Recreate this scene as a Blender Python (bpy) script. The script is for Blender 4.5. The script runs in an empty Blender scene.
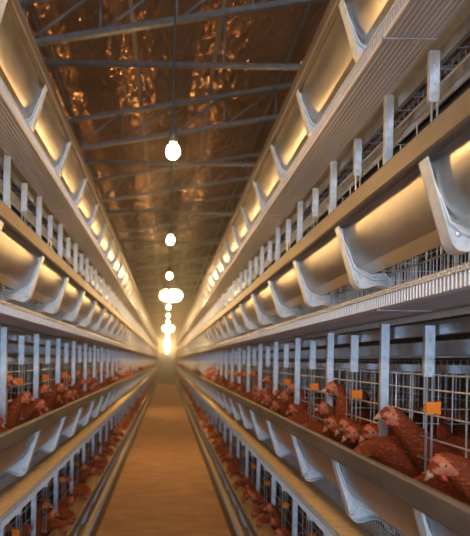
import bpy, bmesh, math, random
from mathutils import Vector, Matrix
random.seed(7)
C = bpy.context.scene.collection
SC = bpy.context.scene

# ------------------------------------------------------------------ dimensions (metres)
CAM_H = 1.344
S = 0.54                       # cage cell length
Y_END = 31.0
Y_NEAR = -2.4
XL, XP = 0.48, 0.64            # trough lip, cage front
LIPS = [0.451, 1.118, 1.793, 2.453]
TALL0 = 1.62                   # a tall post stands here, then every S
K0, K1, KEND = -5, 36, 54      # individual cells K0..K1, the rest merged

# ------------------------------------------------------------------ materials
def nodes(name):
    m = bpy.data.materials.new(name); m.use_nodes = True
    nt = m.node_tree; b = nt.nodes['Principled BSDF']
    return m, nt, b
def noise_mix(nt, scale, c1, c2, detail=4, lo=.35, hi=.65, vec=None, stretch=None, rough=.6):
    tc = nt.nodes.new('ShaderNodeTexCoord')
    mp = nt.nodes.new('ShaderNodeMapping'); nt.links.new(tc.outputs['Object'], mp.inputs[0])
    if stretch: mp.inputs['Scale'].default_value = stretch
    n = nt.nodes.new('ShaderNodeTexNoise'); n.inputs['Scale'].default_value = scale
    n.inputs['Detail'].default_value = detail; n.inputs['Roughness'].default_value = rough
    nt.links.new(mp.outputs[0], n.inputs['Vector'])
    r = nt.nodes.new('ShaderNodeValToRGB')
    r.color_ramp.elements[0].position = lo; r.color_ramp.elements[1].position = hi
    r.color_ramp.elements[0].color = (*c1, 1); r.color_ramp.elements[1].color = (*c2, 1)
    nt.links.new(n.outputs['Fac'], r.inputs[0])
    return n, r
def steel(name, c1, c2, rough=.4, metal=.85, scale=25, bump=0.0, stretch=None):
    m, nt, b = nodes(name)
    n, r = noise_mix(nt, scale, c1, c2, stretch=stretch)
    nt.links.new(r.outputs[0], b.inputs['Base Color'])
    b.inputs['Metallic'].default_value = metal
    rr = nt.nodes.new('ShaderNodeMapRange'); rr.inputs[3].default_value = rough - .08; rr.inputs[4].default_value = rough + .1
    nt.links.new(n.outputs['Fac'], rr.inputs[0]); nt.links.new(rr.outputs[0], b.inputs['Roughness'])
    if bump:
        bp = nt.nodes.new('ShaderNodeBump'); bp.inputs['Strength'].default_value = bump; bp.inputs['Distance'].default_value = .004
        nt.links.new(n.outputs['Fac'], bp.inputs['Height']); nt.links.new(bp.outputs[0], b.inputs['Normal'])
    return m
def matte(name, c1, c2, rough=.8, scale=20, bump=0.0, stretch=None, lo=.35, hi=.65, spec=.3):
    m, nt, b = nodes(name)
    n, r = noise_mix(nt, scale, c1, c2, lo=lo, hi=hi, stretch=stretch)
    nt.links.new(r.outputs[0], b.inputs['Base Color'])
    b.inputs['Roughness'].default_value = rough
    b.inputs['Specular IOR Level'].default_value = spec
    if bump:
        bp = nt.nodes.new('ShaderNodeBump'); bp.inputs['Strength'].default_value = bump; bp.inputs['Distance'].default_value = .01
        nt.links.new(n.outputs['Fac'], bp.inputs['Height']); nt.links.new(bp.outputs[0], b.inputs['Normal'])
    return m
def emit(name, col, strength):
    m, nt, b = nodes(name)
    b.inputs['Base Color'].default_value = (*col, 1)
    b.inputs['Emission Color'].default_value = (*col, 1); b.inputs['Emission Strength'].default_value = strength
    return m
M = {}
M['galv'] = steel('galvanised_steel', (.52, .57, .64), (.70, .75, .82), .42, .75, 30)
M['bracket'] = steel('pressed_galvanised_plate', (.62, .68, .76), (.78, .83, .90), .38, .15, 40)
M['trough'] = steel('trough_sheet', (.55, .53, .50), (.70, .67, .63), .40, 1.0, 14, .1, (1, .3, 1))
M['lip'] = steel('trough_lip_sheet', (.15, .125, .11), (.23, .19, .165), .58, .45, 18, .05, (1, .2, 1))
M['rail'] = steel('dull_rail_steel', (.30, .34, .40), (.42, .46, .53), .38, 1.0, 20)
M['wire'] = steel('galvanised_wire', (.44, .45, .47), (.58, .59, .61), .48, .5, 60)
M['tray'] = steel('egg_tray_sheet', (.42, .415, .46), (.54, .53, .58), .5, .3, 12, .05, (3, .15, 3))
M['rod'] = steel('truss_steel', (.13, .125, .13), (.20, .19, .20), .45, .4, 20)
M['belt'] = matte('egg_belt_fabric', (.72, .54, .30), (.86, .66, .40), .85, 30, .2)
M['manure'] = matte('manure_belt', (.06, .06, .07), (.13, .13, .15), .5, 10)
M['feed'] = matte('feed_meal', (.40, .24, .10), (.62, .42, .22), .95, 160, .8)
M['orange'] = matte('orange_plastic', (.85, .19, .01), (.92, .27, .015), .45, 10)
M['black'] = matte('black_plastic', (.02, .02, .022), (.05, .05, .05), .4, 10)
M['dark'] = matte('dark_lamp_housing', (.03, .03, .03), (.06, .055, .05), .5, 10)
M['floor'] = matte('dusty_concrete', (.36, .185, .085), (.50, .275, .135), .85, 3.5, .15, (1, 2.2, 1))
M['wall'] = matte('block_wall', (.12, .11, .10), (.2, .18, .16), .9, 3)
M['endwall'] = matte('end_wall_panel', (.17, .15, .13), (.26, .22, .19), .8, 2)
M['door'] = matte('grey_door_paint', (.16, .18, .22), (.24, .26, .30), .6, 5)
M['bulb'] = emit('warm_bulb_glow', (1.0, .72, .34), 60)
M['beak'] = matte('beak_horn', (.42, .22, .13), (.55, .34, .22), .5, 60)
M['face'] = matte('hen_face_skin', (.46, .12, .05), (.60, .21, .12), .6, 110)
M['comb'] = matte('hen_comb', (.55, .07, .04), (.68, .12, .07), .5, 90)
M['eye'] = matte('hen_eye', (.45, .20, .04), (.55, .28, .06), .15, 50, spec=.8)
M['pupil'] = matte('hen_pupil', (.005, .005, .005), (.01, .01, .01), .1, 50, spec=.8)
M['leg'] = matte('hen_leg_scales', (.55, .38, .15), (.68, .50, .24), .7, 120)

def feather_mat():
    m, nt, b = nodes('hen_feathers')
    tc = nt.nodes.new('ShaderNodeTexCoord'); mp = nt.nodes.new('ShaderNodeMapping')
    mp.inputs['Scale'].default_value = (.55, 1, 1); nt.links.new(tc.outputs['Object'], mp.inputs[0])
    v = nt.nodes.new('ShaderNodeTexVoronoi'); v.inputs['Scale'].default_value = 125; v.inputs['Randomness'].default_value = .8
    nt.links.new(mp.outputs[0], v.inputs['Vector'])
    n = nt.nodes.new('ShaderNodeTexNoise'); n.inputs['Scale'].default_value = 14; nt.links.new(mp.outputs[0], n.inputs['Vector'])
    a = nt.nodes.new('ShaderNodeMath'); a.operation = 'ADD'
    nt.links.new(v.outputs['Distance'], a.inputs[0]); nt.links.new(n.outputs['Fac'], a.inputs[1])
    r = nt.nodes.new('ShaderNodeValToRGB')
    r.color_ramp.elements[0].position = .55; r.color_ramp.elements[1].position = 1.2
    r.color_ramp.elements[0].color = (.44, .095, .027, 1); r.color_ramp.elements[1].color = (.21, .040, .014, 1)
    nt.links.new(a.outputs[0], r.inputs[0]); nt.links.new(r.outputs[0], b.inputs['Base Color'])
    b.inputs['Roughness'].default_value = .75; b.inputs['Specular IOR Level'].default_value = .2
    bp = nt.nodes.new('ShaderNodeBump'); bp.inputs['Strength'].default_value = .7; bp.inputs['Distance'].default_value = .006
    bp.invert = True
    nt.links.new(v.outputs['Distance'], bp.inputs['Height']); nt.links.new(bp.outputs[0], b.inputs['Normal'])
    return m
M['feather'] = feather_mat()

def roof_mat():
    m, nt, b = nodes('wrinkled_brown_roof_film')
    tc = nt.nodes.new('ShaderNodeTexCoord')
    n, r = noise_mix(nt, 1.6, (.30, .15, .075), (.42, .22, .115), detail=5)
    nt.links.new(r.outputs[0], b.inputs['Base Color'])
    b.inputs['Metallic'].default_value = .6
    b.inputs['Roughness'].default_value = .13
    mp = nt.nodes.new('ShaderNodeMapping'); mp.inputs['Scale'].default_value = (1.0, .55, 1); nt.links.new(tc.outputs['Object'], mp.inputs[0])
    w = nt.nodes.new('ShaderNodeTexNoise'); w.inputs['Scale'].default_value = 9; w.inputs['Detail'].default_value = 1.6
    w.inputs['Distortion'].default_value = .6
    nt.links.new(mp.outputs[0], w.inputs['Vector'])
    bp = nt.nodes.new('ShaderNodeBump'); bp.inputs['Strength'].default_value = .9; bp.inputs['Distance'].default_value = .05
    nt.links.new(w.outputs['Fac'], bp.inputs['Height']); nt.links.new(bp.outputs[0], b.inputs['Normal'])
    return m
M['roof'] = roof_mat()

# ------------------------------------------------------------------ mesh helpers
class MB:
    def __init__(s): s.v = []; s.f = []; s.m = []
    def add(s, vs, fs, mi=0):
        o = len(s.v); s.v += [tuple(p) for p in vs]; s.f += [tuple(i + o for i in f) for f in fs]; s.m += [mi] * len(fs)
    def box(s, x0, x1, y0, y1, z0, z1, mi=0):
        s.add([(x, y, z) for z in (z0, z1) for y in (y0, y1) for x in (x0, x1)],
              [(0, 2, 3, 1), (4, 5, 7, 6), (0, 1, 5, 4), (2, 6, 7, 3), (0, 4, 6, 2), (1, 3, 7, 5)], mi)
    def tube(s, pts, r, n=6, mi=0):
        pts = [Vector(p) for p in pts]; rings = []
        for i, p in enumerate(pts):
            t = (pts[min(i + 1, len(pts) - 1)] - pts[max(i - 1, 0)]).normalized()
            up = Vector((0, 0, 1)) if abs(t.z) < .9 else Vector((1, 0, 0))
            a = t.cross(up).normalized(); b = t.cross(a).normalized()
            rr = r[i] if isinstance(r, (list, tuple)) else r
            rings.append([p + a * rr * math.cos(2 * math.pi * k / n + .4) + b * rr * math.sin(2 * math.pi * k / n + .4) for k in range(n)])
        fs = []
        for i in range(len(rings) - 1):
            for k in range(n):
                fs.append((i * n + k, i * n + (k + 1) % n, (i + 1) * n + (k + 1) % n, (i + 1) * n + k))
        fs.append(tuple(range(n - 1, -1, -1))); fs.append(tuple((len(rings) - 1) * n + k for k in range(n)))
        s.add([q for r_ in rings for q in r_], fs, mi)
    def sheet(s, prof, th, y0, y1, mi=0, sub=1):
        """a bent sheet: profile (x, z) points, thickness, extruded along y"""
        P = [Vector((a, b)) for a, b in prof]; off = []
        for i, p in enumerate(P):
            t = (P[min(i + 1, len(P) - 1)] - P[max(i - 1, 0)]).normalized()
            off.append(p + Vector((-t.y, t.x)) * th)
        ring = P + off[::-1]; n = len(ring)
        vs = []; fs = []
        for j in range(sub + 1):
            y = y0 + (y1 - y0) * j / sub
            vs += [(q.x, y, q.y) for q in ring]
        for j in range(sub):
            for k in range(n):
                fs.append((j * n + k, j * n + (k + 1) % n, (j + 1) * n + (k + 1) % n, (j + 1) * n + k))
        h = n // 2
        for base, flip in ((0, False), (sub * n, True)):
            for k in range(h - 1):
                q = (base + k, base + k + 1, base + n - 2 - k, base + n - 1 - k)
                fs.append(q if flip else q[::-1])
        s.add(vs, fs, mi)
    def plate(s, outline, y0, y1, mi=0):
        n = len(outline)
        s.add([(a, y0, b) for a, b in outline] + [(a, y1, b) for a, b in outline],
              [tuple(range(n)), tuple(range(2 * n - 1, n - 1, -1))] + [(k, (k + 1) % n, n + (k + 1) % n, n + k) for k in range(n)], mi)
    def dome(s, c, r, ax=(0, -1, 0), n=10, flat=.55, mi=0):
        ax = Vector(ax); c = Vector(c)
        up = Vector((0, 0, 1)) if abs(ax.z) < .9 else Vector((1, 0, 0))
        a = ax.cross(up).normalized(); b = ax.cross(a)
        vs = []; fs = []
        for j in range(3):
            t = j * math.pi / 6
            for k in range(n):
                vs.append(c + (a * math.cos(2 * math.pi * k / n) + b * math.sin(2 * math.pi * k / n)) * r * math.cos(t) + ax * r * flat * math.sin(t))
        vs.append(c + ax * r * flat)
        for j in range(2):
            for k in range(n): fs.append((j * n + k, j * n + (k + 1) % n, (j + 1) * n + (k + 1) % n, (j + 1) * n + k))
        for k in range(n): fs.append((2 * n + k, 2 * n + (k + 1) % n, 3 * n))
        s.add(vs, fs, mi)
    def lathe(s, prof, c=(0, 0, 0), n=20, mi=0):
        vs = []; fs = []
        for r, z in prof:
            for k in range(n): vs.append((c[0] + r * math.cos(2 * math.pi * k / n), c[1] + r * math.sin(2 * math.pi * k / n), c[2] + z))
        for j in range(len(prof) - 1):
            for k in range(n): fs.append((j * n + k, j * n + (k + 1) % n, (j + 1) * n + (k + 1) % n, (j + 1) * n + k))
        s.add(vs, fs, mi)
    def mesh(s, name, mats, smooth=False):
        me = bpy.data.meshes.new(name); me.from_pydata(s.v, [], s.f)
        for m in (mats if isinstance(mats, (list, tuple)) else [mats]): me.materials.append(m)
        for p, mi in zip(me.polygons, s.m): p.material_index = mi; p.use_smooth = smooth
        bm = bmesh.new(); bm.from_mesh(me); bmesh.ops.recalc_face_normals(bm, faces=bm.faces); bm.to_mesh(me); bm.free()
        me.update(); return me
def link(name, me, parent=None, loc=(0, 0, 0), scale=None):
    o = bpy.data.objects.new(name, me); C.objects.link(o); o.location = loc
    if parent: o.parent = parent
    if scale: o.scale = scale
    return o
def empty(name, loc=(0, 0, 0)):
    o = bpy.data.objects.new(name, None); C.objects.link(o); o.location = loc; o.empty_display_size = .1; return o
def tag(o, label, cat, group=None, kind=None):
    o['label'] = label; o['category'] = cat
    if group: o['group'] = group
    if kind: o['kind'] = kind
    return o
def struct(name, me, label=None):
    o = link(name, me); o['kind'] = 'structure'
    if label: o['label'] = label
    return o

# ------------------------------------------------------------------ the setting
RIDGE_X, RIDGE_Z, SL = 3.6, CAM_H + 3.45 + .176 * 3.6, .176
WL = -2.75; WR = 2 * RIDGE_X - WL
def roof_z(x): return RIDGE_Z - SL * abs(x - RIDGE_X)
BAY = 1.34; SAG = .19
def film_z(x):
    u = ((x - .25) / BAY) % 1.0
    return roof_z(x) - SAG * 4 * u * (1 - u)
b = MB(); b.box(WL, WR, Y_NEAR, Y_END, -.1, 0); struct('floor', b.mesh('floor', M['floor']), 'dusty brown concrete floor')
b = MB(); b.box(WL - .1, WL, Y_NEAR, Y_END, 0, roof_z(WL)); struct('wall_left', b.mesh('wall_left', M['wall']))
b = MB(); b.box(WR, WR + .1, Y_NEAR, Y_END, 0, roof_z(WR)); struct('wall_right', b.mesh('wall_right', M['wall']))
b = MB(); b.plate([(WL, 0), (WR, 0), (WR, roof_z(WR)), (RIDGE_X, RIDGE_Z), (WL, roof_z(WL))], Y_END, Y_END + .1)
struct('wall_back', b.mesh('wall_back', M['endwall']))
# wall at the near end (behind the viewer) with a wide open doorway that lets the daylight in
b = MB()
b.box(1.9, WR, Y_NEAR - .1, Y_NEAR, 0, roof_z(WR)); b.box(WL, -1.9, Y_NEAR - .1, Y_NEAR, 0, roof_z(WL))
b.plate([(-1.9, 3.1), (1.9, 3.1), (1.9, roof_z(1.9)), (-1.9, roof_z(-1.9))], Y_NEAR - .1, Y_NEAR)
struct('wall_front', b.mesh('wall_front', M['wall']))
b = MB()
xs = [WL + (WR - WL) * i / 228 for i in range(229)]
b.sheet([(x, film_z(x)) for x in xs], .02, Y_NEAR, Y_END)
struct('ceiling', b.mesh('ceiling', M['roof'], True), 'brown wrinkled insulation film under the gabled roof')
# end door
d = MB(); d.box(-.46, .46, Y_END - .045, Y_END - .005, 0.01, 1.62)
for x0 in (-.40, .04):
    for z0 in (.12, .85): d.box(x0, x0 + .36, Y_END - .055, Y_END - .045, z0, z0 + .62)
od = struct('door_1', d.mesh('door_1', M['door']), 'grey panelled door at the far end of the aisle')
d = MB(); d.tube([(.38, Y_END - .055, .85), (.38, Y_END - .10, .85), (.27, Y_END - .10, .85)], .011); link('door_handle', d.mesh('door_handle', M['galv']), od)
d = MB(); d.box(-.54, -.47, Y_END - .06, Y_END, 0, 1.70); d.box(.47, .54, Y_END - .06, Y_END, 0, 1.70); d.box(-.54, .54, Y_END - .06, Y_END, 1.63, 1.70)
link('door_frame', d.mesh('door_frame', M['endwall']), od)
# purlins
n = 0
for x in [-2.03 + i * .83 for i in range(14)]:
    if abs(x - RIDGE_X) < .1 or x > WR - .1: continue
    n += 1
    b = MB(); z = roof_z(x) - .25; b.box(x - .02, x + .02, Y_NEAR + .02, Y_END - .02, z - .04, z + .01)
    if n <= 11: struct('trim_%d' % n, b.mesh('trim', M['rod']), 'long steel roof purlin under the brown film')

# ------------------------------------------------------------------ roof trusses
def truss_meshes():
    TB = -.36
    def bx(x0, z0, x1, z1, w, h):
        m = MB(); dx, dz = x1 - x0, z1 - z0; l = math.hypot(dx, dz); nx, nz = -dz / l * h / 2, dx / l * h / 2
        m.plate([(x0 - nx, z0 - nz), (x1 - nx, z1 - nz), (x1 + nx, z1 + nz), (x0 + nx, z0 + nz)], -w / 2, w / 2); return m
    out = []
    off = -.335
    for sgn in (-1, 1):
        xe = WL + .05 if sgn < 0 else WR - .05
        out.append(('top_chord', bx(xe, roof_z(xe) + off, RIDGE_X, RIDGE_Z + off, .045, .045).mesh('top_chord', M['rod'])))
        out.append(('bottom_chord', bx(xe, roof_z(xe) + off + TB, RIDGE_X, RIDGE_Z + off + TB, .045, .045).mesh('bottom_chord', M['rod'])))
    t = MB(); t.tube([(WL + .02, 0, CAM_H + 2.4), (WR - .02, 0, CAM_H + 2.4)], .024, 8); out.append(('tie_rod', t.mesh('tie_rod', M['rod'], True)))
    me_web = []
    x = WL + .3; i = 0
    while x < WR - .6:
        x2 = x + .62
        z1, z2 = roof_z(x) + off, roof_z(x2) + off
        w = MB(); w.tube([(x, 0, z1), (x, 0, z1 + TB)], .013, 6)
        w.tube([(x, 0, z1 + TB), (x2, 0, z2)], .013, 6)
        if x < 3.0: me_web.append(('web', w.mesh('web', M['rod'], True)))
        x = x2; i += 1
    for xh in (-1.7, 0.42, 2.5):
        w = MB(); w.tube([(xh, 0, CAM_H + 2.4), (xh, 0, roof_z(xh) + off + TB)], .009, 6)
        out.append(('hanger', w.mesh('hanger', M['rod'], True)))
    return out + me_web
TM = truss_meshes()
tz = [4.47 + 2.23 * i for i in range(-3, 12)]
ords = ['third behind the nearest', 'second behind the nearest', 'just behind the nearest']
seen = [y for y in tz if y > 4]
words = ['nearest', 'second', 'third', 'fourth', 'fifth', 'sixth', 'seventh', 'eighth', 'ninth', 'tenth', 'eleventh', 'twelfth']
for y in seen:
    i = seen.index(y)
    t = empty('roof_truss', (0, y, 0))
    lab = ('nearest grey steel roof truss with horizontal tie rod above the aisle' if i == 0 else
           words[i] + ' grey steel roof truss counted from the near one, above the aisle')
    tag(t, lab, 'roof truss', 'steel trusses across the roof')
    for nm, me in TM: link(nm, me, t)

# ------------------------------------------------------------------ haze volume, added for the glow around the lamps and far end
hm = bpy.data.materials.new('glow_air'); hm.use_nodes = True; hm.node_tree.nodes.remove(hm.node_tree.nodes['Principled BSDF'])
vs_ = hm.node_tree.nodes.new('ShaderNodeVolumeScatter'); vs_.inputs['Density'].default_value = .010; vs_.inputs['Anisotropy'].default_value = .7
vs_.inputs['Color'].default_value = (1, .95, .88, 1)
hm.node_tree.links.new(vs_.outputs[0], hm.node_tree.nodes['Material Output'].inputs['Volume'])
b = MB(); b.box(-.46, .46, .3, Y_END - .1, .12, CAM_H + 3.0)
tag(link('glow_haze', b.mesh('glow_haze', hm)), 'thin haze in the aisle, added for the glow around the lamps and far end', 'haze', None, 'stuff')

# ------------------------------------------------------------------ lamps
LC = (1.0, .56, .20)
def light(y, z, power, r, parent, x=0):
    l = bpy.data.lights.new('lamp_light', 'POINT'); l.energy = power; l.color = LC; l.shadow_soft_size = r
    o = bpy.data.objects.new('bulb_light', l); C.objects.link(o); o.location = (x, y, z); o.parent = parent
    return o
def small_lamp(y, label, x=0.008):
    zb = CAM_H + .70; t = empty('hanging_lamp', (x, y, zb))
    tag(t, label, 'lamp', 'bare bulbs hung from the roof')
    g = MB(); g.lathe([(.0, -.025), (.011, -.023), (.020, -.015), (.0245, -.002), (.023, .010), (.019, .019), (.012, .026), (.011, .034)], n=16)
    link('bulb', g.mesh('bulb', M['bulb'], True), t)
    g = MB(); g.lathe([(.013, .03), (.015, .034), (.015, .064), (.008, .09), (0, .09)], n=14); link('socket', g.mesh('socket', M['black'], True), t)
    g = MB(); g.tube([(0, 0, .085), (0, 0, film_z(x) - zb - .012)], .002, 6); link('cord', g.mesh('cord', M['black']), t)
    light(0, -.06, P_SMALL, .035, t)
def big_lamp(y, h, label, x=0.04):
    zb = CAM_H + h; t = empty('pendant_lamp', (x, y, zb))
    tag(t, label, 'lamp', 'large pendant lamps low over the aisle')
    g = MB(); g.lathe([(0, -.10), (.08, -.092), (.13, -.066), (.15, -.02), (.14, .02), (.10, .05)], n=24); link('globe', g.mesh('globe', M['bulb'], True), t)
    g = MB(); g.lathe([(.11, .045), (.12, .06), (.10, .16), (.07, .22), (.03, .26), (0, .26)], n=20); link('housing', g.mesh('housing', M['dark'], True), t)
    g = MB(); g.tube([(0, 0, .255), (0, 0, film_z(x) - zb - .012)], .007, 6); link('cord', g.mesh('cord', M['black']), t)
    light(0, -.2, P_BIG, .12, t)
P_SMALL, P_BIG = 9, 20
ly = [-.90, .46] + [1.85 + 1.37 * i for i in range(21)]
lw = ['bare warm bulb on a cord behind the viewer', 'bare warm bulb on a cord right above the viewer, out of the frame', 'nearest bare glowing bulb in view, highest in the picture above the aisle',
      'second bare glowing bulb down the aisle, beyond the nearest', 'third bare glowing bulb, small and just above the large pendant'] + \
     ['%s bare glowing bulb down the aisle, in the shrinking row towards the end wall' % q for q in ['fourth', 'fifth', 'sixth', 'seventh', 'eighth', 'ninth', 'tenth', 'eleventh', 'twelfth', 'thirteenth', 'fourteenth', 'fifteenth', 'sixteenth', 'seventeenth', 'eighteenth', 'nineteenth', 'twentieth', 'twenty-first']]
for y, w in zip(ly, lw): small_lamp(y, w)
big_lamp(7.35, .88, 'largest glowing pendant lamp with dark cap, hung low over the aisle')
big_lamp(14.2, .83, 'second pendant lamp with dark cap, smaller and beyond the largest', x=.02)
t = empty('wall_lamp', (0, Y_END - .06, CAM_H + .75))
tag(t, 'tall glowing lamp on the end wall above the grey door', 'lamp')
g = MB(); g.lathe([(0, -.36), (.06, -.34), (.08, -.3), (.08, .42), (.06, .46), (0, .48)], n=16); g.v = [(a, b_ - .10, c) for a, b_, c in g.v]
link('tube', g.mesh('tube', M['bulb'], True), t)
g = MB(); g.box(-.09, .09, -.03, .055, -.40, .52); link('back_plate', g.mesh('back_plate', M['dark']), t)
light(-.35, .05, 30, .1, t)

# ------------------------------------------------------------------ battery rows
tier_word = ['bottom', 'second', 'third', 'top']
def mir(me_fn, sd):
    """build with a mirrored copy of the mesh for the other side of the aisle"""
    mb = me_fn()
    if sd < 0: mb.v = [(-a, b_, c) for a, b_, c in mb.v]
    return mb
YS, YE = -1.9, 30.6
def arc(p, phi0, phi1, h, n):
    out = [p]; x, z = p
    for i in range(n):
        ph = math.radians(phi0 + (phi1 - phi0) * ((i + .5) / n) ** 1.3); dz = h / n
        x += math.tan(ph) * dz; z -= dz; out.append((x, z))
    return out
WALL = arc((.5110, -.050), 6, 40, .116, 14)
TROUGH = [(.5060, -.040)] + WALL + [(.5980, -.183), (.6150, -.178), (.6280, -.120), (.6300, -.078)]
print('wall foot', WALL[-1])
def trough_body():
    m = MB(); m.sheet(TROUGH, -.0025, YS, YE, sub=1); return m
def trough_lip():
    m = MB(); m.sheet([(.503, -.048), (.482, -.052), (.4775, -.047), (.4775, -.006), (.481, 0), (.488, .001), (.492, -.004), (.500, -.044)], -.0022, YS, YE); return m
def feed_fill():
    m = MB(); n = 170
    random.seed(3)
    vs = []
    for i in range(n + 1):
        y = YS + (YE - YS) * i / n; h = -.112 + random.uniform(-.008, .008)
        vs += [(.5345, y, h - .004), (.56, y, h + random.uniform(-.004, .007)), (.60, y, h + random.uniform(-.004, .007)), (.6285, y, h - .002), (.600, y, -.168), (.562, y, -.149)]
    fs = []
    for i in range(n):
        for k in range(6): fs.append((i * 6 + k, i * 6 + (k + 1) % 6, (i + 1) * 6 + (k + 1) % 6, (i + 1) * 6 + k))
    m.add(vs, fs); return m
def bez(pts, n=6):
    out = []
    for i in range(len(pts) - 1):
        p0 = Vector(pts[max(i - 1, 0)]); p1 = Vector(pts[i]); p2 = Vector(pts[i + 1]); p3 = Vector(pts[min(i + 2, len(pts) - 1)])
        for k in range(n):
            t = k / n
            q = .5 * ((2 * p1) + (-p0 + p2) * t + (2 * p0 - 5 * p1 + 4 * p2 - p3) * t * t + (-p0 + 3 * p1 - 3 * p2 + p3) * t ** 3)
            out.append((q.x, q.y))
    out.append(tuple(pts[-1])); return out
OUT = [(.487, -.054)] + [(.500, -.098), (.514, -.143)] + bez([(.528, -.188), (.537, -.216), (.550, -.231), (.570, -.233), (.592, -.226), (.615, -.224), (.640, -.236), (.655, -.262)], 3)
INN = [(.655, -.198), (.640, -.182), (.618, -.1835), (.598, -.1855), (.5535, -.1675), (.508, -.053), (.4995, -.054)]
def bracket():
    m = MB()
    m.plate(OUT + INN, -.0015, .0015)
    def strip(path, w, th, y0, y1):
        m.sheet(path, th, y0, y1)
    strip(OUT, .01, .0022, -.036, .0016)                       # bent flange on the outer edge
    mid = [((a + c) / 2 + .002, (b_ + d_) / 2) for (a, b_), (c, d_) in zip(OUT[:4], [(.503, -.06), (.521, -.098), (.545, -.140), (.556, -.158)])]
    m.sheet(mid + [(.565, -.190), (.60, -.205), (.635, -.206)], .003, -.014, .0)   # pressed rib
    return m
def bolt():
    m = MB(); m.dome((0, -.003, 0), .0068); return m
def egg_tray():
    m = MB()
    prof = [(.5125, -.283), (.510, -.290), (.510, -.314), (.514, -.3175)]
    x = .522
    while x < .627:
        prof += [(x, -.3175), (x + .002, -.3164), (x + .006, -.3164), (x + .008, -.3175)]; x += .0125
    prof += [(.640, -.3175), (.640, -.300)]
    y = YS
    while y < YE - .1:                       # sheets lapped every third cell
        m.sheet(prof, -.0015, y, min(y + 3 * S - .006, YE)); y += 3 * S
    return m
def tray_seam():
    m = MB(); m.box(.5085, .640, -.004, .004, -.3205, -.3180); return m
def egg_belt():
    m = MB(); m.box(.5340, .705, YS, YE, -.3100, -.3035); return m
def belt_rim():
    m = MB(); m.sheet([(.5135, -.284), (.5160, -.304), (.529, -.306), (.5320, -.298)], -.002, YS, YE); return m
def guard():
    m = MB()
    y = .55
    while y < YE:
        m.tube([(.5080, y, -.314), (.5080, y, -.283), (.512, y, -.276)] if y < 9 else [(.508, y, -.314), (.512, y, -.276)], .0017, 4)
        y += .014 if y < 5 else (.027 if y < 12 else .08)
    for x, z in ((.5065, -.285), (.512, -.276)):
        m.tube([(x, YS, z), (x, YE, z)], .0022, 5)
    return m
def tray_hangers():
    return None
def tall_post():
    m = MB(); m.sheet([(.6415, 0), (.6415, .0)], .001, 0, .001) if False else None
    # folded C-section strip: web faces the aisle end, flanges run back
    z0, z1 = -.037, .343
    m.box(.6300, .6540, -.0015, .0015, z0, z1); m.box(.6300, .6320, .0015, .014, z0, z1); m.box(.6520, .6540, .0015, .014, z0, z1)
    return m
def short_post():
    m = MB(); z0, z1 = .196, .322
    m.box(.632, .6565, -.0015, .0015, z0, z1); m.box(.632, .634, .0015, .012, z0, z1)
    for z in (.215, .24, .285): m.dome((.645, -.0015, z), .004, n=8)
    for x in (.6385, .6525): m.tube([(x, 0, z0 + .01), (x, 0, -.04)], .0028, 5)
    m.box(.632, .664, -.004, .006, -.048, -.040); m.box(.662, .664, -.004, .006, -.040, -.022)
    return m
def clip():
    m = MB(); m.box(.6345, .6685, -.0075, -.0035, .106, .1345); m.box(.6345, .6385, -.010, .004, .110, .130); m.box(.666, .670, -.009, .002, .104, .1365); return m
def front_wires():
    m = MB()
    for z in (.245, .2, .163, .10, .04, -.015): m.tube([(.664, YS, z), (.664, YE, z)], .0024, 5)
    k = 0; y = TALL0 - 5 * S + S / 4
    while y < YE:
        m.tube([(.664, y, -.03), (.664, y, .205)], .0021 if y < 8 else .0018, 5 if y < 8 else 3); y += S / 2 if y > 14 else S / 4 if False else S / 2
    return m
def low_wires():
    m = MB(); y = .5
    while y < YE:
        m.tube([(.648, y, -.302), (.648, y, -.186)], .0016, 4); y += .018 if y < 6 else (.036 if y < 13 else .1)
    for z in (-.19, -.235): m.tube([(.6455, YS, z), (.6455, YE, z)], .0022, 5)
    return m
def rails():
    m = MB()
    m.sheet([(.668, .300), (.664, .300), (.664, .333), (.672, .333)], .002, YS, YE)     # channel just behind the posts
    m.box(.676, .679, YS, YE, .206, .226)
    return m
def belt_channel():
    m = MB(); m.sheet([(.706, .250), (.700, .250), (.700, .286), (.712, .286)], .002, YS, YE)
    return m
def manure_belt():
    m = MB(); m.box(.706, 1.228, YS, YE, .262, .267); m.box(.706, 1.228, YS, YE, .215, .219)
    return m
def floor_wires():
    m = MB(); x = .712
    i = 0
    while x < 1.25:
        z = -.292 + (x - .645) * .10
        m.tube([(x, YS, z), (x, YE, z)], .0016, 4); x += .03
    y = YS
    while y < 16:
        m.tube([(.708, y, -.288), (1.25, y, -.2345)], .0018, 3); y += .09
    return m
def back_mesh():
    m = MB()
    for z in (-.22, -.12, -.02, .08, .18, .245): m.tube([(1.245, YS, z), (1.245, YE, z)], .0022, 4)
    y = YS
    while y < YE:
        m.tube([(1.245, y, -.235), (1.245, y, .25)], .002, 3); y += .055 if y < 10 else .11
    return m
def partition():
    m = MB(); x = .685
    while x < 1.235: m.tube([(x, 0, -.285 + (x - .645) * .10), (x, 0, .205)], .0021, 4); x += .042
    for z in (-.2, -.08, .05, .205): m.tube([(.668, 0, z), (1.24, 0, z)], .0021, 4)
    return m
PROTO = {}
def P(name, fn, mats, sd, smooth=False):
    key = (name, sd)
    if key not in PROTO: PROTO[key] = mir(fn, sd).mesh(name, mats, smooth)
    return PROTO[key]
def merged(fn, ks, y_of, sd, name, mat):
    m = MB()
    for k in ks:
        q = fn(); y = y_of(k); m.add([(a, b_ + y, c) for a, b_, c in q.v], q.f)
    if sd < 0: m.v = [(-a, b_, c) for a, b_, c in m.v]
    return m.mesh(name, mat)
yt = lambda k: TALL0 + k * S
ys = lambda k: TALL0 + k * S - S / 2
FAR = {}
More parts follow.
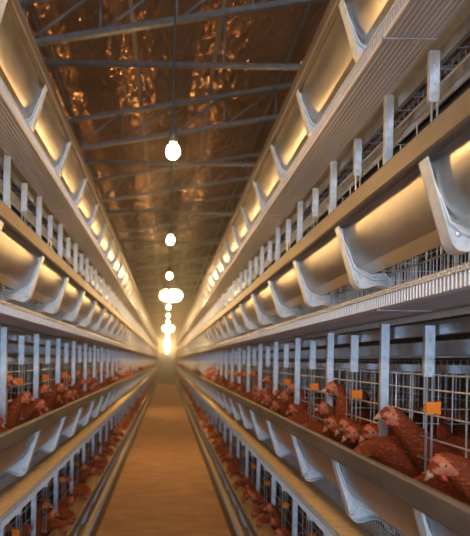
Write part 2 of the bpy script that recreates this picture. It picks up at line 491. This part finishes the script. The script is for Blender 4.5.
def far(name, fn, ks, y_of, sd, mat):
    key = (name, sd)
    if key not in FAR: FAR[key] = merged(fn, ks, y_of, sd, name, mat)
    return FAR[key]
for sd in (1, -1):
    side = 'right' if sd > 0 else 'left'
    for ti, L in enumerate(LIPS):
        tw = tier_word[ti]
        # feed trough
        tr = empty('feed_trough', (0, 0, L))
        tag(tr, '%s-tier grey steel feed trough running along the %s of the aisle' % (tw, side), 'feed trough', 'feed troughs of the cage tiers')
        link('trough_sheet', P('trough_sheet', trough_body, M['trough'], sd), tr)
        link('rolled_lip', P('rolled_lip', trough_lip, M['lip'], sd), tr)
        bm_, bo_ = P('bracket', bracket, M['bracket'], sd), P('bolt', bolt, M['galv'], sd, True)
        for k in range(-2, K1 + 1):
            o = link('bracket', bm_, tr, (0, yt(k), 0))
            if 0 <= k + 1 < 6:
                for c in ((.552, -.214), (.566, -.192), (.606, -.200)): link('bolt', bo_, o, (sd * c[0], 0, c[1]))
        o = link('bracket', far('bracket_far', bracket, range(K1 + 1, KEND), yt, sd, M['bracket']), tr); o['kind'] = 'stuff'
        f = tag(link('poultry_feed', P('poultry_feed', feed_fill, M['feed'], sd), None, (0, 0, L)),
                'tan ground feed lying in the %s-tier trough on the %s' % (tw, side), 'feed', None, 'stuff')
        # egg conveyor
        eg = empty('egg_conveyor', (0, 0, L))
        tag(eg, '%s-tier egg collecting tray with belt under the trough, %s of the aisle' % (tw, side), 'egg conveyor', 'egg conveyors under the troughs')
        link('tray', P('tray', egg_tray, M['tray'], sd), eg)
        y = YS + 3 * S
        while y < YE - .1: link('lap_joint', P('lap_joint', tray_seam, M['tray'], sd), eg, (0, y - .003, 0)); y += 3 * S
        link('rim', P('rim', belt_rim, M['galv'], sd), eg)
        link('guard_wire', P('guard_wire', guard, M['wire'], sd), eg)
        link('egg_belt', P('egg_belt', egg_belt, M['belt'], sd), eg)
        # cage row
        cg = empty('cage_row', (0, 0, L))
        tag(cg, '%s-tier row of galvanised wire hen cages, %s of the aisle' % (tw, side), 'cage row', 'tiers of wire cages')
        link('front_wire', P('front_wire', front_wires, M['wire'], sd), cg)
        link('low_wire', P('low_wire', low_wires, M['wire'], sd), cg)
        link('cage_floor', P('cage_floor', floor_wires, M['wire'], sd), cg)
        link('back_mesh', P('back_mesh', back_mesh, M['wire'], sd), cg)
        link('rail', P('rail', rails, M['rail'], sd), cg)
        if ti < 3:
            link('belt_channel', P('belt_channel', belt_channel, M['rail'], sd), cg)
            link('manure_belt', P('manure_belt', manure_belt, M['manure'], sd), cg)
        for k in range(-1, K1 + 1):
            link('tall_post', P('tall_post', tall_post, M['galv'], sd), cg, (0, yt(k), 0))
            if ti == 3: continue
            link('short_post', P('short_post', short_post, M['galv'], sd), cg, (0, ys(k), 0))
            link('orange_clip', P('orange_clip', clip, M['orange'], sd), cg, (0, ys(k), 0))
            link('partition', P('partition', partition, M['wire'], sd), cg, (0, yt(k) + .02, 0))
        for nm, fn, yy, mt in (('tall_post', tall_post, yt, M['galv']), ('short_post', short_post, ys, M['galv']), ('orange_clip', clip, ys, M['orange'])):
            if ti == 3 and nm != 'tall_post': continue
            o = link(nm, far(nm + '_far', fn, range(K1 + 1, KEND), yy, sd, mt), cg); o['kind'] = 'stuff'
    # kick rail standing on the floor in front of the bottom tray
    kb = MB(); kb.sheet([(.545, .002), (.520, .002), (.520, .115), (.535, .120)], .003, YS, YE)
    if sd < 0: kb.v = [(-a, b_, c) for a, b_, c in kb.v]
    tag(link('base_rail', kb.mesh('base_rail', M['lip'])), 'low steel base rail on the floor along the %s of the aisle' % side, 'rail', 'base rails beside the aisle')

# ------------------------------------------------------------------ hens
def hen_mesh(spine, name, voxel=.0038, legs=True):
    """spine: (x, z, ry, rz, y) rings from tail to beak tip; bird faces +x, feet at z = 0"""
    n = 16; m = MB(); pts = [Vector((s_[0], s_[4] if len(s_) > 4 else 0, s_[1])) for s_ in spine]
    vs = []; fs = []
    for i, s_ in enumerate(spine):
        t = (pts[min(i + 1, len(pts) - 1)] - pts[max(i - 1, 0)]).normalized()
        side = Vector((0, 0, 1)).cross(t)
        side = side.normalized() if side.length > .2 else Vector((0, 1, 0))
        up = t.cross(side).normalized()
        for k in range(n):
            a = 2 * math.pi * k / n
            vs.append(pts[i] + side * s_[2] * math.cos(a) + up * s_[3] * math.sin(a))
    for i in range(len(spine) - 1):
        for k in range(n): fs.append((i * n + k, i * n + (k + 1) % n, (i + 1) * n + (k + 1) % n, (i + 1) * n + k))
    fs.append(tuple(range(n))); fs.append(tuple((len(spine) - 1) * n + k for k in range(n)))
    m.add(vs, fs)
    # folded wings lying on the flanks
    for sy in (-1, 1):
        m.tube([(.055, sy * .055, .205), (.02, sy * .066, .200), (-.05, sy * .066, .200), (-.11, sy * .052, .212), (-.155, sy * .032, .228)], [.022, .034, .036, .024, .007], 10)
    if legs:
        for sy in (-1, 1):
            m.tube([(-.02, sy * .035, .15), (-.012, sy * .037, .105), (-.028, sy * .038, .075), (-.018, sy * .038, .010)], [.034, .022, .009, .007], 8)
            for tx, ty in ((.045, 0), (.032, .022), (.032, -.022), (-.03, 0)):
                m.tube([(-.018, sy * .038, .010), (-.018 + tx, sy * .038 + ty, .006)], [.0065, .004], 6)
    me = m.mesh(name, M['feather'])
    o = bpy.data.objects.new('tmp', me); C.objects.link(o)
    r = o.modifiers.new('r', 'REMESH'); r.mode = 'VOXEL'; r.voxel_size = voxel; r.use_smooth_shade = True
    sm = o.modifiers.new('s', 'SMOOTH'); sm.iterations = 3; sm.factor = .5
    dg = bpy.context.evaluated_depsgraph_get(); me2 = bpy.data.meshes.new_from_object(o.evaluated_get(dg))
    me2.name = name; bpy.data.objects.remove(o)
    me2.materials.clear()
    for k in ('feather', 'beak', 'face', 'leg'): me2.materials.append(M[k])
    eye_i = len(spine) - 5
    hp = pts[eye_i]; bt = pts[-1]; ax = (bt - hp).normalized(); blen = (bt - hp).length
    for p in me2.polygons:
        c = p.center; p.use_smooth = True
        d = (c - hp).dot(ax)
        if (c - hp).length < blen * 1.2:
            if d > blen * .64: p.material_index = 1
            elif d > -.003 and (c - hp).length < .027 + .004 * math.sin(c.z * 260): p.material_index = 2
        if c.z < .085: p.material_index = 3
    me2.update()
    return me2, hp, ax
BODY = [(-.215, .285, .006, .012), (-.195, .275, .014, .026), (-.165, .255, .028, .036), (-.125, .228, .046, .052), (-.075, .202, .062, .068), (-.015, .186, .071, .076), (.035, .186, .069, .076), (.075, .200, .057, .066)]
def neck(*pts): return BODY + list(pts)
HENS = {
 # neck rings ... then head back, head, cheek (eye), beak root, beak, tip
 'out': neck((.105, .232, .042, .048), (.128, .266, .030, .033), (.146, .296, .023, .025), (.160, .318, .0205, .022), (.176, .330, .019, .021), (.192, .3295, .015, .0165), (.204, .3255, .0085, .0095), (.213, .322, .0055, .006), (.223, .317, .0015, .002)),
 'high': neck((.096, .240, .042, .046), (.110, .285, .029, .032), (.118, .325, .022, .024), (.124, .360, .0195, .021), (.135, .384, .019, .021), (.151, .388, .0205, .021), (.166, .386, .0150, .016), (.179, .381, .0085, .009), (.187, .377, .005, .0055), (.196, .371, .0015, .002)),
 'low': neck((.112, .215, .044, .048), (.142, .226, .031, .034), (.168, .228, .024, .025), (.188, .220, .0205, .0215), (.202, .205, .019, .0205), (.211, .190, .0150, .016), (.217, .178, .0085, .0095), (.220, .170, .0055, .006), (.222, .160, .0015, .002)),
 'look': neck((.100, .236, .042, .047, 0), (.118, .270, .030, .033, .003), (.131, .302, .023, .025, .008), (.141, .326, .0205, .022, .016), (.151, .340, .019, .021, .027), (.160, .341, .015, .0165, .040), (.167, .338, .0085, .0095, .051), (.171, .335, .0055, .006, .059), (.176, .330, .0015, .002, .068)),
 'reach': neck((.112, .226, .044, .048), (.145, .246, .034, .036), (.172, .264, .027, .029), (.192, .280, .0235, .025), (.209, .284, .0215, .0235), (.224, .276, .0175, .019), (.234, .267, .0095, .0105), (.240, .260, .006, .0065), (.247, .250, .0015, .002)),
 'alert': neck((.108, .236, .046, .050), (.140, .268, .036, .039), (.170, .296, .029, .031), (.195, .322, .024, .026), (.214, .342, .0215, .0235), (.231, .345, .0175, .019), (.245, .340, .0095, .0105), (.254, .336, .006, .0065), (.265, .329, .0015, .002)),
 'in': neck((.098, .236, .042, .047, 0), (.108, .268, .030, .033, -.006), (.106, .296, .023, .025, -.016), (.098, .315, .0205, .022, -.028), (.086, .325, .019, .021, -.040), (.072, .325, .015, .0165, -.050), (.062, .322, .0085, .0095, -.057), (.055, .319, .0055, .006, -.062), (.047, .314, .0015, .002, -.068)),
}
HM = {}
for k, sp in HENS.items():
    me, hp, ax = hen_mesh(sp, 'hen_body_' + k)
    perp = Vector((0, 0, 1)).cross(ax).normalized(); up = ax.cross(perp).normalized()
    if up.z < 0 and k != 'low': up = -up
    if k == 'low': up = up if up.x > 0 else -up
    c = MB()
    base = [(-.006, .018), (.000, .020), (.006, .0195), (.013, .017), (.019, .012)]
    top = [(.020, .016), (.016, .021), (.013, .020), (.009, .025), (.005, .0225), (.001, .026), (-.004, .022)]
    ol = base + top
    vs = [hp + ax * a + up * b_ + perp * sy * .002 for sy in (-1, 1) for a, b_ in ol]; nn = len(ol)
    c.add(vs, [tuple(range(nn)), tuple(range(2 * nn - 1, nn - 1, -1))] + [(i, (i + 1) % nn, nn + (i + 1) % nn, nn + i) for i in range(nn)])
    comb = c.mesh('comb', M['comb'])
    c = MB()
    for sy in (-1, 1):
        c.tube([hp + ax * .019 - up * .010 + perp * sy * .005, hp + ax * .020 - up * .018 + perp * sy * .006, hp + ax * .018 - up * .025 + perp * sy * .005], [.004, .0048, .0025], 7)
    wat = c.mesh('wattle', M['comb'], True)
    c = MB()
    for sy in (-1, 1):
        ec = hp + ax * .006 + up * .005 + perp * sy * .0165
        c.dome(ec, .0055, perp * sy, 12, .6, 0); c.dome(ec + perp * sy * .0018, .0030, perp * sy, 10, .7, 1)
    eye = c.mesh('eye', [M['eye'], M['pupil']], True)
    lo, _, _ = hen_mesh(sp, 'hen_far_' + k, voxel=.0145)
    HM[k] = (me, comb, wat, eye, lo)
def hen(kind, x, y, L, sd, yaw, label, group, parts=True, scale=1.0, dz=0):
    me, comb, wat, eye, lo = HM[kind]
    o = link('hen', me if parts else me, None, (x, y, L - .290 + dz))
    o.rotation_euler = (0, 0, (math.pi if sd > 0 else 0) + yaw); o.scale = (scale,) * 3
    tag(o, label, 'hen', group)
    if parts:
        link('comb', comb, o); link('wattle', wat, o); link('eye', eye, o)
    return o
random.seed(11)
kinds = ['reach', 'low', 'low', 'out', 'low', 'look', 'low', 'in', 'reach', 'low', 'in', 'reach', 'high']
MESHN = {}
def in_post(y):
    for off in (0, S / 2):
        r = (y - TALL0 - off) % S
        if min(r, S - r) < .03: return True
    return False
for sd in (1, -1):
    side = 'right' if sd > 0 else 'left'
    for ti in (0, 1):
        L = LIPS[ti]
        y0 = {(1, 1): 1.75, (1, -1): 1.8, (0, 1): 2.45, (0, -1): 2.35}[(ti, sd)]
        g = 'hens in the %s tier %s of the aisle' % (tier_word[ti], side)
        lab = 'reddish-brown hen feeding at the %s-tier trough, %s of the aisle' % (tier_word[ti], side)
        n = 0; cnt = 0; far_m = MB(); y = y0
        while y < 29.5:
            frac = ((y - TALL0) / S) % 1.0
            dz = 0
            kd = random.choice(kinds)
            x = {'reach': .81, 'out': .785, 'low': .770, 'high': .80, 'look': .79, 'in': .86}[kd] + random.uniform(-.015, .03)
            yaw = random.uniform(-.12, .12)
            if cnt < 74:
                hen(kd, sd * x, y, L, sd, yaw, lab, g, parts=(y < (4.5 if ti else 4.0)), scale=random.uniform(.98, 1.1)); cnt += 1
            else:
                lo = HM[kd][4]
                Mx = Matrix.Translation((sd * x, y, L - .290)) @ Matrix.Rotation((math.pi if sd > 0 else 0) + yaw, 4, 'Z')
                far_m.add([Mx @ v.co for v in lo.vertices], [tuple(p.vertices) for p in lo.polygons])
            # birds queue five to a cell, clear of the partition wires
            n += 1; y += S / 5
        o = link('flock', far_m.mesh('flock', M['feather'], True))
        tag(o, 'distant reddish-brown hens far down the %s tier, %s of the aisle' % (tier_word[ti], side), 'hens', g, 'stuff')
# the birds nearest the camera
L2 = LIPS[1]; g = 'near hens at the second tier right of the aisle'
hen('alert', .824, 1.475, L2, 1, .04, 'hen holding its head high beside the tall post, looking out of the cage', g, scale=1.03, dz=.028)
hen('reach', .800, 1.13, L2, 1, .0, 'nearest hen, head stretched over the trough lip at the edge of the frame', g, scale=1.08, dz=.006)
hen('low', .79, 1.33, L2, 1, .05, 'hen bent low over the trough between the two hens with raised heads', g)
hen('low', .775, 1.555, L2, 1, -.05, 'hen with its head down in the trough just beyond the nearest tall post', g, scale=1.12, dz=.02)
hen('reach', .85, 1.67, L2, 1, .08, 'hen reaching down behind the trough lip beyond the high-headed hen', g, scale=1.1)
hen('in', .92, 1.62, L2, 1, .3, 'dark hen turned away behind the hen with the high head', g)
g = 'hens standing deeper inside the near second-tier cages'
for k, y in enumerate([1.36, 1.50, 1.78, 1.97, 2.32, 2.52, 2.86, 3.05]):
    hen(['in', 'out', 'look'][k % 3], 1.02 + .04 * (k % 2), y, L2, 1, [2.6, .4, -.5][k % 3], 'hen standing deeper in the cage behind the feeding ones, second tier right of the aisle', g, parts=False, dz=.03)
# ------------------------------------------------------------------ daylight from the open doorway, camera
w = bpy.data.worlds.new('World'); SC.world = w; w.use_nodes = True
bg = w.node_tree.nodes['Background']; bg.inputs[0].default_value = (.66, .82, 1.0, 1); bg.inputs[1].default_value = 7.5
pl = bpy.data.lights.new('doorway_portal', 'AREA'); pl.shape = 'RECTANGLE'; pl.size = 3.8; pl.size_y = 3.1
pl.cycles.is_portal = True
po = bpy.data.objects.new('doorway_portal', pl); C.objects.link(po); po.location = (0, Y_NEAR - .12, 1.55); po.rotation_euler = (math.pi / 2, 0, 0)
po.rotation_euler = (-math.pi / 2, 0, math.pi) if False else (math.radians(90), 0, math.radians(0))
cam = bpy.data.cameras.new('camera'); co = bpy.data.objects.new('camera', cam); C.objects.link(co)
co.location = (0, 0, CAM_H)
roll = math.radians(1.0)
co.rotation_euler = (Matrix.Rotation(math.pi / 2, 3, 'X') @ Matrix.Rotation(roll, 3, 'Z')).to_euler()
cam.sensor_fit = 'VERTICAL'; cam.sensor_height = 24; cam.lens = 550 / 536 * 24
cam.shift_x = 68 / 536; cam.shift_y = 92 / 536
cam.clip_start = .02; cam.clip_end = 200
cam.dof.use_dof = True; cam.dof.focus_distance = 1.55; cam.dof.aperture_fstop = 2.6
SC.camera = co
SC.view_settings.view_transform = 'Standard'; SC.view_settings.look = 'None'; SC.view_settings.gamma = 1
SC.view_settings.use_curve_mapping = False
SC.view_settings.exposure = 0.12
